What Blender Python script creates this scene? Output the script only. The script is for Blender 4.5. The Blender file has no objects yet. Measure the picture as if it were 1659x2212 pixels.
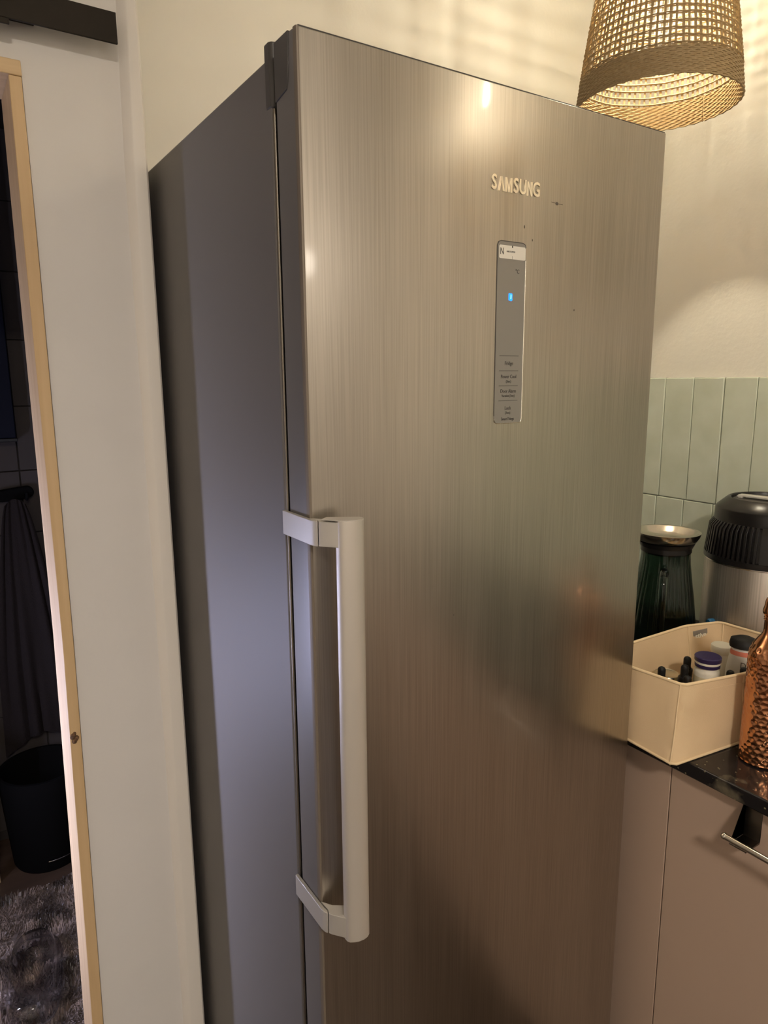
import bpy, bmesh, math, random
from mathutils import Vector, Matrix
random.seed(7)
scn = bpy.context.scene
COL = scn.collection
PI = math.pi

# ------------------------------------------------------------------ camera
cam = bpy.data.cameras.new('camera')
cam.sensor_fit = 'HORIZONTAL'; cam.sensor_width = 36.0
cam.lens = 1501.9 * 36.0 / 1659.0
cam.clip_start = 0.02; cam.clip_end = 50
cam_ob = bpy.data.objects.new('camera', cam); COL.objects.link(cam_ob)
cam_ob.location = (-0.35038, -0.69334, 1.50882)
cam_ob.rotation_mode = 'XYZ'
cam_ob.rotation_euler = (1.38195912, 0.00774318, -0.57714912)
scn.camera = cam_ob

# ------------------------------------------------------------------ world, exposure
w = bpy.data.worlds.new('world'); scn.world = w; w.use_nodes = True
w.node_tree.nodes['Background'].inputs['Color'].default_value = (0.5, 0.42, 0.35, 1)
w.node_tree.nodes['Background'].inputs['Strength'].default_value = 0.02
scn.view_settings.view_transform = 'Standard'
scn.view_settings.look = 'None'
scn.view_settings.gamma = 1.0
scn.view_settings.use_curve_mapping = False
scn.view_settings.exposure = 0.75

# light strengths (radiance of the glowing surfaces)
BULB_COL = (1.0, 0.91, 0.70); BULB_L = 1280.0      # bulb in each woven pendant
BULB2_L = 950.0
GLOBE_COL = (1.0, 0.89, 0.76); GLOBE_L = 26.0    # opal globe lamp further down the room
DISC_COL = (1.0, 0.89, 0.76); DISC_L = 118.0      # added fill lamp, unseen, flush on the kitchen ceiling
DUSK_COL = (0.62, 0.66, 1.0); DUSK_L = 190.0       # narrow lit window in the dark room

# ------------------------------------------------------------------ helpers
class G:
    def __init__(s): s.v = []; s.f = []
    def add(s, vs, fs):
        o = len(s.v); s.v += [tuple(p) for p in vs]; s.f += [tuple(i + o for i in f) for f in fs]
    def box(s, x0, x1, y0, y1, z0, z1, M=None):
        vs = [(x, y, z) for z in (z0, z1) for y in (y0, y1) for x in (x0, x1)]
        if M: vs = [M @ Vector(p) for p in vs]
        s.add(vs, [(0, 2, 3, 1), (4, 5, 7, 6), (0, 1, 5, 4), (2, 6, 7, 3), (0, 4, 6, 2), (1, 3, 7, 5)])
    def loft(s, rings, close=True, cap=True):
        n = len(rings[0]); vs = [p for r in rings for p in r]; fs = []
        for k in range(len(rings) - 1):
            for i in range(n if close else n - 1):
                j = (i + 1) % n
                fs.append((k * n + i, k * n + j, (k + 1) * n + j, (k + 1) * n + i))
        if cap: fs.append(tuple(range(n - 1, -1, -1))); fs.append(tuple((len(rings) - 1) * n + i for i in range(n)))
        s.add(vs, fs)
    def prism(s, poly, z0, z1):
        s.loft([[(x, y, z0) for x, y in poly], [(x, y, z1) for x, y in poly]])
    def prism_y(s, poly, y0, y1):       # poly in x,z
        s.loft([[(x, y1, z) for x, z in poly], [(x, y0, z) for x, z in poly]])
    def prism_x(s, poly, x0, x1):       # poly in y,z
        s.loft([[(x0, y, z) for y, z in poly], [(x1, y, z) for y, z in poly]])
    def lathe(s, prof, n=48, c=(0, 0, 0), fn=None, M=None):
        rings = []
        for r, z in prof:
            ring = []
            for i in range(n):
                a = 2 * PI * i / n; rr = r + (fn(a, z, r) if fn and r > 1e-5 else 0)
                ring.append((c[0] + rr * math.cos(a), c[1] + rr * math.sin(a), c[2] + z))
            if M: ring = [M @ Vector(p) for p in ring]
            rings.append(ring)
        s.loft(rings, True, False)
        fs = []
        o = len(s.v) - n * len(prof)
        if prof[0][0] > 1e-5: fs.append(tuple(o + i for i in range(n - 1, -1, -1)))
        if prof[-1][0] > 1e-5: fs.append(tuple(o + (len(prof) - 1) * n + i for i in range(n)))
        s.f += fs
    def lathe_open(s, prof, n=48, c=(0, 0, 0), fn=None, M=None):
        m = len(s.f); s.lathe(prof, n, c, fn, M)
        k = (prof[0][0] > 1e-5) + (prof[-1][0] > 1e-5)
        if k: del s.f[-k:]
    def tube(s, pts, r, n=10, closed=False, cap=True):
        pts = [Vector(p) for p in pts]; N = len(pts); rings = []; ref = None
        for i, p in enumerate(pts):
            a = pts[(i - 1) % N] if (closed or i > 0) else p
            b = pts[(i + 1) % N] if (closed or i < N - 1) else p
            t = (b - a).normalized()
            if ref is None: ref = Vector((0, 0, 1)) if abs(t.z) < .9 else Vector((1, 0, 0))
            u = t.cross(ref).normalized(); v = u.cross(t).normalized(); ref = v
            rr = r[i] if isinstance(r, (list, tuple)) else r
            rings.append([p + u * rr * math.cos(2 * PI * k / n) + v * rr * math.sin(2 * PI * k / n) for k in range(n)])
        if closed: rings.append(rings[0])
        s.loft(rings, True, cap and not closed)
    def sphere(s, c, r, n=24, m=14, sz=1.0):
        s.lathe([(max(r * math.sin(PI * k / m), 0 if k in (0, m) else 1e-4), -r * sz * math.cos(PI * k / m)) for k in range(m + 1)], n, c)

def build(name, g, m, parent=None, smooth=None, bevel=0, seg=2, label=None, kind=None, sub=0):
    me = bpy.data.meshes.new(name); me.from_pydata(g.v, [], g.f); me.validate(); me.update()
    bm = bmesh.new(); bm.from_mesh(me)
    bmesh.ops.remove_doubles(bm, verts=bm.verts, dist=1e-6)
    bmesh.ops.recalc_face_normals(bm, faces=bm.faces); bm.to_mesh(me); bm.free()
    if smooth is not None:
        for p in me.polygons: p.use_smooth = True
        me.set_sharp_from_angle(angle=math.radians(smooth))
    if m: me.materials.append(m)
    o = bpy.data.objects.new(name, me); COL.objects.link(o)
    if parent: o.parent = parent
    if bevel:
        b = o.modifiers.new('bevel', 'BEVEL'); b.width = bevel; b.segments = seg; b.limit_method = 'ANGLE'; b.angle_limit = math.radians(35)
        b.harden_normals = False
        for p in me.polygons: p.use_smooth = True
        if smooth is None: me.set_sharp_from_angle(angle=math.radians(32))
    if label: o['label'] = label
    if kind: o['kind'] = kind
    return o
def thing(name, label, cat, loc=(0, 0, 0), rz=0, group=None):
    o = bpy.data.objects.new(name, None); COL.objects.link(o); o.location = loc; o.rotation_euler = (0, 0, rz)
    o.empty_display_size = .05; o['label'] = label; o['category'] = cat
    if group: o['group'] = group
    return o
def tag(o, label, cat, group=None):
    o['label'] = label; o['category'] = cat
    if group: o['group'] = group
    return o
def struct(name, g, m, parent=None, **k):
    o = build(name, g, m, parent, **k)
    if not parent: o['kind'] = 'structure'
    return o
def copy_of(o, parent, loc=None, rz=None):
    c = o.copy(); COL.objects.link(c); c.parent = parent
    if loc is not None: c.location = loc
    if rz is not None: c.rotation_euler = (0, 0, rz)
    return c

# ------------------------------------------------------------------ materials
def mat(name, col, rough=.5, metal=0, spec=.5, coat=0, coat_r=.1, trans=0, ior=1.45, emit=None, estr=0, var=None, bump=None, sub=0):
    """var = (scale xyz, colour 2, strength of mix) ; bump = (scale xyz, strength, distance)"""
    m = bpy.data.materials.new(name); m.use_nodes = True
    nt = m.node_tree; b = nt.nodes['Principled BSDF']
    b.inputs['Base Color'].default_value = (*col, 1); b.inputs['Roughness'].default_value = rough
    b.inputs['Metallic'].default_value = metal; b.inputs['Specular IOR Level'].default_value = spec
    b.inputs['Coat Weight'].default_value = coat; b.inputs['Coat Roughness'].default_value = coat_r
    b.inputs['Transmission Weight'].default_value = trans; b.inputs['IOR'].default_value = ior
    if emit: b.inputs['Emission Color'].default_value = (*emit, 1); b.inputs['Emission Strength'].default_value = estr
    if var or bump:
        tc = nt.nodes.new('ShaderNodeTexCoord')
    def noise(scale, detail=4):
        mp = nt.nodes.new('ShaderNodeMapping'); mp.inputs['Scale'].default_value = scale
        nt.links.new(tc.outputs['Object'], mp.inputs['Vector'])
        n = nt.nodes.new('ShaderNodeTexNoise'); n.inputs['Scale'].default_value = 1; n.inputs['Detail'].default_value = detail
        nt.links.new(mp.outputs[0], n.inputs['Vector']); return n
    if var:
        n = noise(var[0]); r = nt.nodes.new('ShaderNodeValToRGB')
        r.color_ramp.elements[0].color = (*col, 1); r.color_ramp.elements[1].color = (*var[1], 1)
        c = var[2] if len(var) > 2 else .2
        r.color_ramp.elements[0].position = .5 - c; r.color_ramp.elements[1].position = .5 + c
        nt.links.new(n.outputs['Fac'], r.inputs['Fac']); nt.links.new(r.outputs[0], b.inputs['Base Color'])
    if bump:
        n = noise(bump[0], 3); bp = nt.nodes.new('ShaderNodeBump'); bp.inputs['Strength'].default_value = bump[1]; bp.inputs['Distance'].default_value = bump[2]
        nt.links.new(n.outputs['Fac'], bp.inputs['Height']); nt.links.new(bp.outputs[0], b.inputs['Normal'])
    return m
def emitter(name, col, L):
    m = bpy.data.materials.new(name); m.use_nodes = True; nt = m.node_tree
    nt.nodes.clear(); e = nt.nodes.new('ShaderNodeEmission'); o = nt.nodes.new('ShaderNodeOutputMaterial')
    e.inputs['Color'].default_value = (*col, 1); e.inputs['Strength'].default_value = L
    nt.links.new(e.outputs[0], o.inputs['Surface']); return m

M = {}
M['smooth_plaster'] = mat('smooth_cream_plaster', (.87, .835, .75), .85, bump=((90, 90, 90), .10, .003), var=((6, 6, 6), (.85, .815, .73)))
M['plaster'] = mat('cream_plaster', (.82, .78, .69), .85, bump=((90, 90, 90), .22, .003), var=((6, 6, 6), (.80, .76, .67)))
M['white_paint'] = mat('white_wall_paint', (.71, .685, .66), .7, bump=((60, 60, 60), .10, .003), var=((8, 8, 8), (.69, .665, .64)))
M['gloss_paint'] = mat('white_trim_paint', (.74, .70, .65), .45, bump=((30, 30, 5), .08, .002))
M['ceiling'] = mat('ceiling_paint', (.8, .77, .7), .9)
M['floor'] = mat('dark_floor', (.045, .027, .017), .45, var=((3, 30, 3), (.075, .045, .028)))
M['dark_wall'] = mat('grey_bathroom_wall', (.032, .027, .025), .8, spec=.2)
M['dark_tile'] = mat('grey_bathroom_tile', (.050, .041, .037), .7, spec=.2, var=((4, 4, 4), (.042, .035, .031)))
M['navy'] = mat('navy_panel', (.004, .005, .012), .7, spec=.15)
M['pine'] = mat('pine_wood', (.66, .475, .27), .5, var=((60, 60, 2.2), (.55, .37, .19), .25), bump=((80, 80, 3), .15, .002))
M['pine_h'] = mat('pine_wood_crosswise', (.68, .50, .29), .5, var=((2.2, 60, 60), (.54, .37, .20), .22), bump=((3, 80, 80), .15, .002))
M['knot'] = mat('wood_knot', (.06, .035, .02), .8, var=((300, 300, 300), (.22, .12, .06)))
M['rail'] = mat('dark_brown_board', (.020, .016, .012), .7, spec=.25, var=((14, 14, 14), (.028, .022, .017)))
M['grout'] = mat('grey_grout', (.36, .34, .32), .9)
M['gap'] = mat('black_rubber', (.006, .006, .006), .6)
M['dark_plastic'] = mat('dark_grey_plastic', (.055, .05, .047), .42)
M['side_metal'] = mat('painted_dark_grey_side', (.145, .135, .132), .45, metal=.3, bump=((900, 900, 900), .05, .0004))
M['door_side'] = mat('grey_door_edge', (.17, .16, .157), .40, metal=.4)
M['bead'] = mat('bronze_grey_bead', (.17, .14, .11), .5, metal=.3)
M['trim_metal'] = mat('satin_metal_strip', (.26, .23, .19), .42, metal=1)
M['handle'] = mat('satin_aluminium', (.52, .495, .46), .42, metal=.5)
M['bar'] = mat('satin_handle_bar', (.56, .52, .47), .42, metal=.5)
M['chrome'] = mat('gold_tinted_chrome', (.92, .84, .68), .30, metal=.85)
M['panel'] = mat('grey_display_film', (.25, .235, .215), .30, spec=.6, metal=.25)
M['panel_edge'] = mat('bright_bevel', (.8, .76, .68), .2, metal=1)
M['sticker'] = mat('white_sticker', (.72, .69, .62), .5)
M['ink'] = mat('dark_print', (.06, .055, .05), .6)
M['ink_grey'] = mat('grey_print', (.10, .092, .085), .6)
M['blue_led'] = emitter('blue_indicator', (.02, .22, 1.0), 1.6)
M['blue_led2'] = emitter('pale_blue_indicator', (.25, .50, 1.0), 2.0)
M['scuff'] = mat('scuff_mark', (.10, .085, .07), .7)
M['straw'] = mat('woven_seagrass', (.44, .325, .175), .7, var=((260, 260, 40), (.35, .245, .12), .25))
M['straw_band'] = mat('twisted_seagrass', (.42, .31, .17), .7, var=((200, 200, 200), (.32, .22, .105), .2))
M['bulb'] = emitter('bulb_glow', BULB_COL, BULB_L)
M['bulb2'] = emitter('second_bulb_glow', BULB_COL, BULB2_L)
M['globe'] = emitter('globe_glow', GLOBE_COL, GLOBE_L)
M['disc'] = emitter('disc_glow', DISC_COL, DISC_L)
M['dusk'] = emitter('lit_window_pane', DUSK_COL, DUSK_L)
M['black'] = mat('black_gloss_plastic', (.010, .009, .009), .28)
M['black_matt'] = mat('black_matt_rubber', (.010, .0095, .0095), .55, spec=.3)
M['black_soft'] = mat('dull_black_plastic', (.004, .0037, .0036), .85, spec=.05)
M['steel'] = mat('stainless_steel', (.62, .58, .52), .18, metal=1)
M['brushed'] = mat('brushed_stainless', (.52, .47, .42), .36, metal=.85, var=((400, 400, 3), (.38, .345, .30), .2))
M['green_glass'] = mat('dark_green_glass', (.17, .26, .22), .05, trans=1.0, ior=1.45)
M['fabric'] = mat('beige_canvas', (.69, .52, .325), .9, var=((9, 9, 9), (.62, .46, .28)), bump=((700, 700, 700), .3, .0006))
M['fabric_in'] = mat('beige_lining', (.68, .52, .33), .9, bump=((700, 700, 700), .3, .0006))
M['hem'] = mat('beige_piping', (.72, .56, .35), .85)
M['tag'] = mat('grey_tag', (.30, .29, .27), .3, metal=.4)
M['tag_text'] = mat('pale_lettering', (.85, .82, .72), .4)
M['jar'] = mat('white_plastic_jar', (.80, .76, .66), .35)
M['jarlabel'] = mat('cream_label', (.72, .64, .44), .5)
M['navy_lid'] = mat('navy_lid_plastic', (.030, .020, .075), .3)
M['pouch'] = mat('frosted_white_tube', (.72, .70, .66), .3)
M['pink'] = mat('salmon_band', (.70, .22, .15), .5)
M['glass_brown'] = mat('amber_glass', (.10, .04, .01), .08, trans=.6)
M['tin'] = mat('tin_lid', (.62, .60, .50), .25, metal=1)
M['copper'] = mat('hammered_copper', (.70, .34, .17), .16, metal=1, var=((40, 40, 25), (.52, .22, .11), .2))
M['stone'] = None
M['cabinet'] = mat('taupe_laminate', (.43, .315, .245), .5)
M['shadow_gap'] = mat('dark_seam', (.03, .022, .018), .8)
M['bracket'] = mat('dark_steel_bracket', (.16, .14, .12), .3, metal=1)
M['towel'] = mat('dark_grey_towel', (.017, .013, .012), .95, spec=.1, bump=((250, 250, 250), .6, .003))
M['rug'] = mat('brown_shaggy_pile', (.12, .09, .072), .75, var=((22, 22, 22), (.16, .12, .10), .2))
M['rug_tuft'] = mat('glossy_pile_fibre', (.24, .175, .135), .4, var=((14, 14, 14), (.035, .024, .018), .10))
M['clear'] = mat('clear_plastic', (.95, .93, .93), .06, trans=1.0, ior=1.35)
M['stool'] = mat('pale_wood', (.50, .38, .24), .6)
M['bluebtn'] = mat('blue_plastic', (.01, .10, .22), .4)

def node_mat_door():
    m = bpy.data.materials.new('brushed_inox_door'); m.use_nodes = True; nt = m.node_tree; b = nt.nodes['Principled BSDF']
    tc = nt.nodes.new('ShaderNodeTexCoord')
    def nz(scale, detail):
        mp = nt.nodes.new('ShaderNodeMapping'); mp.inputs['Scale'].default_value = scale
        n = nt.nodes.new('ShaderNodeTexNoise'); n.inputs['Scale'].default_value = 1; n.inputs['Detail'].default_value = detail
        nt.links.new(tc.outputs['Object'], mp.inputs['Vector']); nt.links.new(mp.outputs[0], n.inputs['Vector']); return n
    fine = nz((520, 520, 5), 3); broad = nz((26, 26, .7), 3)
    mix = nt.nodes.new('ShaderNodeMix'); mix.data_type = 'FLOAT'; mix.inputs['Factor'].default_value = .25
    nt.links.new(fine.outputs['Fac'], mix.inputs['A']); nt.links.new(broad.outputs['Fac'], mix.inputs['B'])
    cr = nt.nodes.new('ShaderNodeValToRGB'); cr.color_ramp.elements[0].position = .34; cr.color_ramp.elements[1].position = .66
    cr.color_ramp.elements[0].color = (.385, .352, .305, 1); cr.color_ramp.elements[1].color = (.485, .445, .388, 1)
    nt.links.new(mix.outputs['Result'], cr.inputs['Fac']); nt.links.new(cr.outputs[0], b.inputs['Base Color'])
    rr = nt.nodes.new('ShaderNodeMapRange'); rr.inputs['From Min'].default_value = .35; rr.inputs['From Max'].default_value = .65
    rr.inputs['To Min'].default_value = .30; rr.inputs['To Max'].default_value = .335
    nt.links.new(broad.outputs['Fac'], rr.inputs['Value']); nt.links.new(rr.outputs[0], b.inputs['Roughness'])
    b.inputs['Metallic'].default_value = 1.0
    b.inputs['Coat Weight'].default_value = .28; b.inputs['Coat Roughness'].default_value = .07
    bp = nt.nodes.new('ShaderNodeBump'); bp.inputs['Strength'].default_value = .03; bp.inputs['Distance'].default_value = .0004
    nt.links.new(fine.outputs['Fac'], bp.inputs['Height']); nt.links.new(bp.outputs[0], b.inputs['Normal'])
    return m
M['inox'] = node_mat_door()

def node_mat_tile():
    m = mat('sage_glazed_tile', (.37, .41, .35), .18, spec=.5); nt = m.node_tree; b = nt.nodes['Principled BSDF']
    tc = nt.nodes.new('ShaderNodeTexCoord'); oi = nt.nodes.new('ShaderNodeObjectInfo')
    ad = nt.nodes.new('ShaderNodeVectorMath'); ad.operation = 'ADD'
    sc = nt.nodes.new('ShaderNodeVectorMath'); sc.operation = 'SCALE'; sc.inputs['Scale'].default_value = 37
    nt.links.new(oi.outputs['Random'], sc.inputs[0]); nt.links.new(tc.outputs['Object'], ad.inputs[0]); nt.links.new(sc.outputs[0], ad.inputs[1])
    n = nt.nodes.new('ShaderNodeTexNoise'); n.inputs['Scale'].default_value = 14; n.inputs['Detail'].default_value = 3
    nt.links.new(ad.outputs[0], n.inputs['Vector'])
    r = nt.nodes.new('ShaderNodeValToRGB'); r.color_ramp.elements[0].position = .3; r.color_ramp.elements[1].position = .7
    r.color_ramp.elements[0].color = (.58, .62, .50, 1); r.color_ramp.elements[1].color = (.66, .70, .59, 1)
    nt.links.new(n.outputs['Fac'], r.inputs['Fac'])
    nt.links.new(r.outputs[0], b.inputs['Base Color'])
    bp = nt.nodes.new('ShaderNodeBump'); bp.inputs['Strength'].default_value = .25; bp.inputs['Distance'].default_value = .006
    nt.links.new(n.outputs['Fac'], bp.inputs['Height']); nt.links.new(bp.outputs[0], b.inputs['Normal'])
    return m
M['tile'] = node_mat_tile()

def node_mat_stone():
    m = mat('black_stone_counter', (.012, .011, .012), .12, spec=.5); nt = m.node_tree; b = nt.nodes['Principled BSDF']
    tc = nt.nodes.new('ShaderNodeTexCoord')
    v = nt.nodes.new('ShaderNodeTexVoronoi'); v.inputs['Scale'].default_value = 85
    nt.links.new(tc.outputs['Object'], v.inputs['Vector'])
    r = nt.nodes.new('ShaderNodeValToRGB'); r.color_ramp.elements[0].position = 0; r.color_ramp.elements[1].position = .16
    r.color_ramp.elements[0].color = (.30, .26, .15, 1); r.color_ramp.elements[1].color = (.012, .011, .012, 1)
    n = nt.nodes.new('ShaderNodeTexNoise'); n.inputs['Scale'].default_value = 18; n.inputs['Detail'].default_value = 5
    nt.links.new(tc.outputs['Object'], n.inputs['Vector'])
    r2 = nt.nodes.new('ShaderNodeValToRGB'); r2.color_ramp.elements[0].position = .60; r2.color_ramp.elements[1].position = .72
    r2.color_ramp.elements[0].color = (0, 0, 0, 1); r2.color_ramp.elements[1].color = (.10, .085, .055, 1)
    ad = nt.nodes.new('ShaderNodeMix'); ad.data_type = 'RGBA'; ad.blend_type = 'ADD'; ad.inputs['Factor'].default_value = 1
    nt.links.new(v.outputs['Distance'], r.inputs['Fac']); nt.links.new(n.outputs['Fac'], r2.inputs['Fac'])
    nt.links.new(r.outputs[0], ad.inputs['A']); nt.links.new(r2.outputs[0], ad.inputs['B'])
    nt.links.new(ad.outputs['Result'], b.inputs['Base Color']); return m
M['stone'] = node_mat_stone()

# ------------------------------------------------------------------ text
def text_obj(s, size, x, z, y, m, parent, name, align='CENTER', ext=.0002, bold=0, M4=None, sx=1.0, label=None):
    cu = bpy.data.curves.new('t', 'FONT'); cu.body = s; cu.size = size; cu.align_x = align; cu.align_y = 'CENTER'
    cu.extrude = ext; cu.offset = bold; cu.resolution_u = 3
    to = bpy.data.objects.new('t', cu); COL.objects.link(to)
    bpy.context.view_layer.update()
    me = bpy.data.meshes.new_from_object(to.evaluated_get(bpy.context.evaluated_depsgraph_get()))
    bpy.data.objects.remove(to)
    me.name = name
    X = M4 if M4 else Matrix.Translation((x, y, z)) @ Matrix.Rotation(PI / 2, 4, 'X')
    me.transform(X @ Matrix.Diagonal((sx, 1, 1, 1)))
    me.materials.clear(); me.materials.append(m)
    o = bpy.data.objects.new(name, me); COL.objects.link(o); o.parent = parent
    if label: o['label'] = label
    return o

# ================================================================== SETTING
YW, XR, YB, ZC = .525, 1.2116, .70, 2.60      # doorway wall face, right wall face, back wall face, ceiling
g = G(); g.box(-2.4, 1.4, -3.5, 2.0, -.06, 0); struct('floor', g, M['floor'])
g = G(); g.box(-2.4, 1.4, -3.5, 2.0, ZC, ZC + .06); struct('ceiling', g, M['ceiling'])
g = G(); g.box(-.10, XR, YB, YB + .1, 0, ZC); struct('wall_back', g, M['smooth_plaster'])
g = G(); g.box(XR, XR + .12, -3.4, YB + .1, 0, ZC); wall_right = struct('wall_right', g, M['plaster'])
g = G(); g.box(-1.6, XR + .12, -3.5, -3.4, 0, ZC); struct('wall_front', g, M['white_paint'])
g = G(); g.box(-1.6, -1.5, -3.4, .6, 0, ZC); struct('wall_far_left', g, M['white_paint'])
# doorway wall: pillar right of the opening, lintel over it, stretch left of it
def lin(z, P):
    for (a, x), (b, y) in zip(P, P[1:]):
        if z <= b or b == P[-1][0]: return x + (y - x) * (z - a) / (b - a)
def xl(z): return lin(z, [(0, -.2030), (.33, -.1972), (1.07, -.1854), (1.72, -.1820), (2.0, -.1822)])     # leaning plaster edge right of the pine lining
g = G()
g.loft([[(xl(z), YW, z), (-.0135, YW, z), (-.0135, YB, z), (xl(z), YB, z)] for z in (0, .33, 1.07, 1.72, 1.965)])
g.box(-1.5, -.0135, YW, YW + .12, 1.965, ZC)
g.box(-1.5, -.80, YW, YW + .12, 0, 1.965)
struct('wall_left', g, M['white_paint'])
# proud corner casing at the wall's end
g = G()
def cas(z):
    a = lin(z, [(0, -.0535), (.25, -.0525), (1.45, -.0470), (1.85, -.0462), (2.1, -.0415), (2.6, -.036)])
    return [(a, YW + .001, z), (a + .003, YW - .003, z), (a + .0115, YW - .0115, z), (a + .0145, YW - .0125, z), (-.0150, YW - .0125, z), (-.0118, YW - .0095, z), (-.0118, YW + .05, z), (a, YW + .05, z)]
g.loft([cas(z) for z in (0, .25, .8, 1.45, 1.85, 2.1, ZC)])
struct('trim_1', g, M['gloss_paint'], smooth=28)
# pine lining of the opening
trim2 = bpy.data.objects.new('trim_2', None); COL.objects.link(trim2); trim2['kind'] = 'structure'
def xj(z): return lin(z, [(0, -.2245), (.33, -.2176), (1.07, -.2040), (1.72, -.2016), (2.0, -.1998)])
g = G()
g.loft([[(xj(z), YW - .006, z), (xl(z) - .0012, YW - .006, z), (xl(z) - .0012, YW + .105, z), (xj(z), YW + .105, z)] for z in (0, .33, 1.07, 1.72, 1.9430)])
jamb = build('jamb', g, M['pine'], trim2, bevel=.0012)
g = G(); g.box(-.80, -.1828, YW - .007, YW + .105, 1.9434, 1.9643); build('head', g, M['pine_h'], trim2, bevel=.0012)
g = G(); g.box(-.799, -.78, YW - .006, YW + .105, 0, 1.9430); build('jamb', g, M['pine'], trim2, bevel=.0012)
g = G()
for k in range(7):
    a, b = random.uniform(-.007, .007), random.uniform(-.010, .010)
    g.sphere((-.1985 + a * .8, YW - .0058, .910 + b), random.uniform(.003, .0055), 7, 5)
build('knot', g, M['knot'], jamb, label='dark chipped knot')
# dark room behind the opening
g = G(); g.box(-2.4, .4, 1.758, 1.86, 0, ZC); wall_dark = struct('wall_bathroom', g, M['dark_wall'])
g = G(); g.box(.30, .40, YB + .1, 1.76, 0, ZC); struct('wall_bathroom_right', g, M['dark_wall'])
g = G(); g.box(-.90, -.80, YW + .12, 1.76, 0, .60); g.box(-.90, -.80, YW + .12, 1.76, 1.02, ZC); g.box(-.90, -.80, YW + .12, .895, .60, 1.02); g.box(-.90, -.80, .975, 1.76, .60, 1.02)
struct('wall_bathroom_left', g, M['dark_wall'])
g = G(); g.box(-.86, -.84, .902, .968, .607, 1.013); wp = struct('window_1', g, M['dusk'])
g = G()
for a in ((-.89, -.799, .8955, .902, .6005, 1.0195), (-.89, -.799, .968, .9745, .6005, 1.0195), (-.89, -.799, .902, .968, .6005, .607), (-.89, -.799, .902, .968, 1.013, 1.0195)): g.box(*a)
build('window_frame', g, M['rail'], wp)
g = G(); g.box(-.195, -.095, 0, .008, -.0985, .0985)
g = G(); g.box(-.198, .198, -.008, 0, -.0985, .0985)
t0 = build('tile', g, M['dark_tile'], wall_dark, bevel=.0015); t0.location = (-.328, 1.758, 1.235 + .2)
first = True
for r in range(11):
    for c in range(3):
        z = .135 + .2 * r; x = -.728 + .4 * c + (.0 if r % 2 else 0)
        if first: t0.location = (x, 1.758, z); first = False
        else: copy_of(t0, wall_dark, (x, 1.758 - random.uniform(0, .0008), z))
# sage tiles on the right wall: two rows of upright 7.5 x 30 cm tiles
g = G(); g.box(XR - .004, XR + .001, -1.6, YB, .90, 1.5070); build('grout', g, M['grout'], wall_right)
g = G()
n, mz = 4, 8
g = G(); g.box(-.009, 0, -.0380, .0380, -.1486, .1486)
tile0 = None
for r, zc in enumerate((1.3578, 1.0590)):
    k = 0
    y = .403 + .0389 + 3 * .0778 + (0 if r == 0 else .0055)
    while y > -1.5:
        if y < YB + .03:
            if tile0 is None: t = tile0 = build('tile', g, M['tile'], wall_right, bevel=.0022, seg=3)
            else: t = copy_of(tile0, wall_right)
            t.location = (XR + random.uniform(-.0006, .0006), y + random.uniform(-.0004, .0004), zc)
            t.rotation_euler = (random.uniform(-.002, .002), random.uniform(-.004, .004), random.uniform(-.012, .012))
        y -= .0778

# ================================================================== DARK BOARD OVER THE DOORWAY
pel = thing('door_track_board', 'dark brown board fixed across the white wall above the pine doorway', 'board', (-.6, YW, 2.0025))
g = G(); g.box(-.55, .5475, -.041, -.0365, 0, .0425); build('board', g, M['rail'], pel, bevel=.0008)
g = G(); g.box(-.55, .4030, -.0405, -.037, -.0075, -.0002); build('lower_strip', g, M['rail'], pel, bevel=.0006)
for x in (-.4, .05, .42):
    g = G(); g.box(x - .02, x + .02, -.0365, 0, .014, .036); build('spacer', g, M['rail'], pel)

# ================================================================== REFRIGERATOR
FR = thing('refrigerator', 'tall stainless steel refrigerator with a vertical handle and small display', 'refrigerator', (0, 0, 0))
g = G(); g.box(.002, .593, .070, .655, .025, 1.853); build('cabinet', g, M['side_metal'], FR, bevel=.003, label='dark grey side panels')
g = G(); g.lathe([(.0022, .03), (.0022, 1.800)], 10, (.0042, .0665, 0)); build('edge_strip', g, M['trim_metal'], FR, smooth=50, label='thin bright metal strip')
g = G()
for z0, z1 in ((1.802, 1.868),):
    g.prism([(.0008, .083), (.0008, .0715), (.003, .0680), (.008, .0662), (.07, .0662), (.07, .083)], z0, z1)
build('hinge_cover', g, M['dark_plastic'], FR, bevel=.002)
g = G(); g.box(.018, .577, .050, .0705, .06, 1.838); build('gasket', g, M['gap'], FR, label='black rubber seal')
g = G(); g.box(.03, .565, .10, .62, 0, .03); build('plinth', g, M['gap'], FR)
# door
g = G(); g.prism([(.0016, .050), (.0006, .0485), (0, .012), (.0001, .0025), (.0008, .0007), (.0030, 0), (.592, 0), (.5942, .0007), (.5949, .0025), (.595, .012), (.5944, .0485), (.5934, .050)], .03, 1.8570)
door = build('door', g, M['inox'], FR, bevel=.0012)
# darker painted flanks of the door
g = G()
g.prism([(.0000, .0500), (-.0012, .0492), (-.0014, .0100), (-.0010, .0062), (.0002, .0052), (.003, .0300), (.003, .0500)], .031, 1.8555); build('door_edge', g, M['door_side'], door, smooth=30)
g = G(); g.prism([(-.0013, .0064), (-.0011, .0016), (-.0004, .0001), (.0004, -.0003), (.0022, -.0004), (.0026, .0010), (.0006, .0066)], .031, 1.8568); build('corner_bead', g, M['bead'], door, smooth=30)
g = G(); g.prism_x([(.0502, 1.8575), (.0160, 1.8575), (.0172, 1.8250), (.0196, 1.8105), (.0225, 1.8045), (.0502, 1.8000)], -.0026, .004); build('top_cap', g, M['dark_plastic'], door, bevel=.0006)
g = G(); g.box(.002, .593, .0012, .049, 1.857, 1.8586); build('top_trim', g, M['dark_plastic'], door, bevel=.0006)
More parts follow.
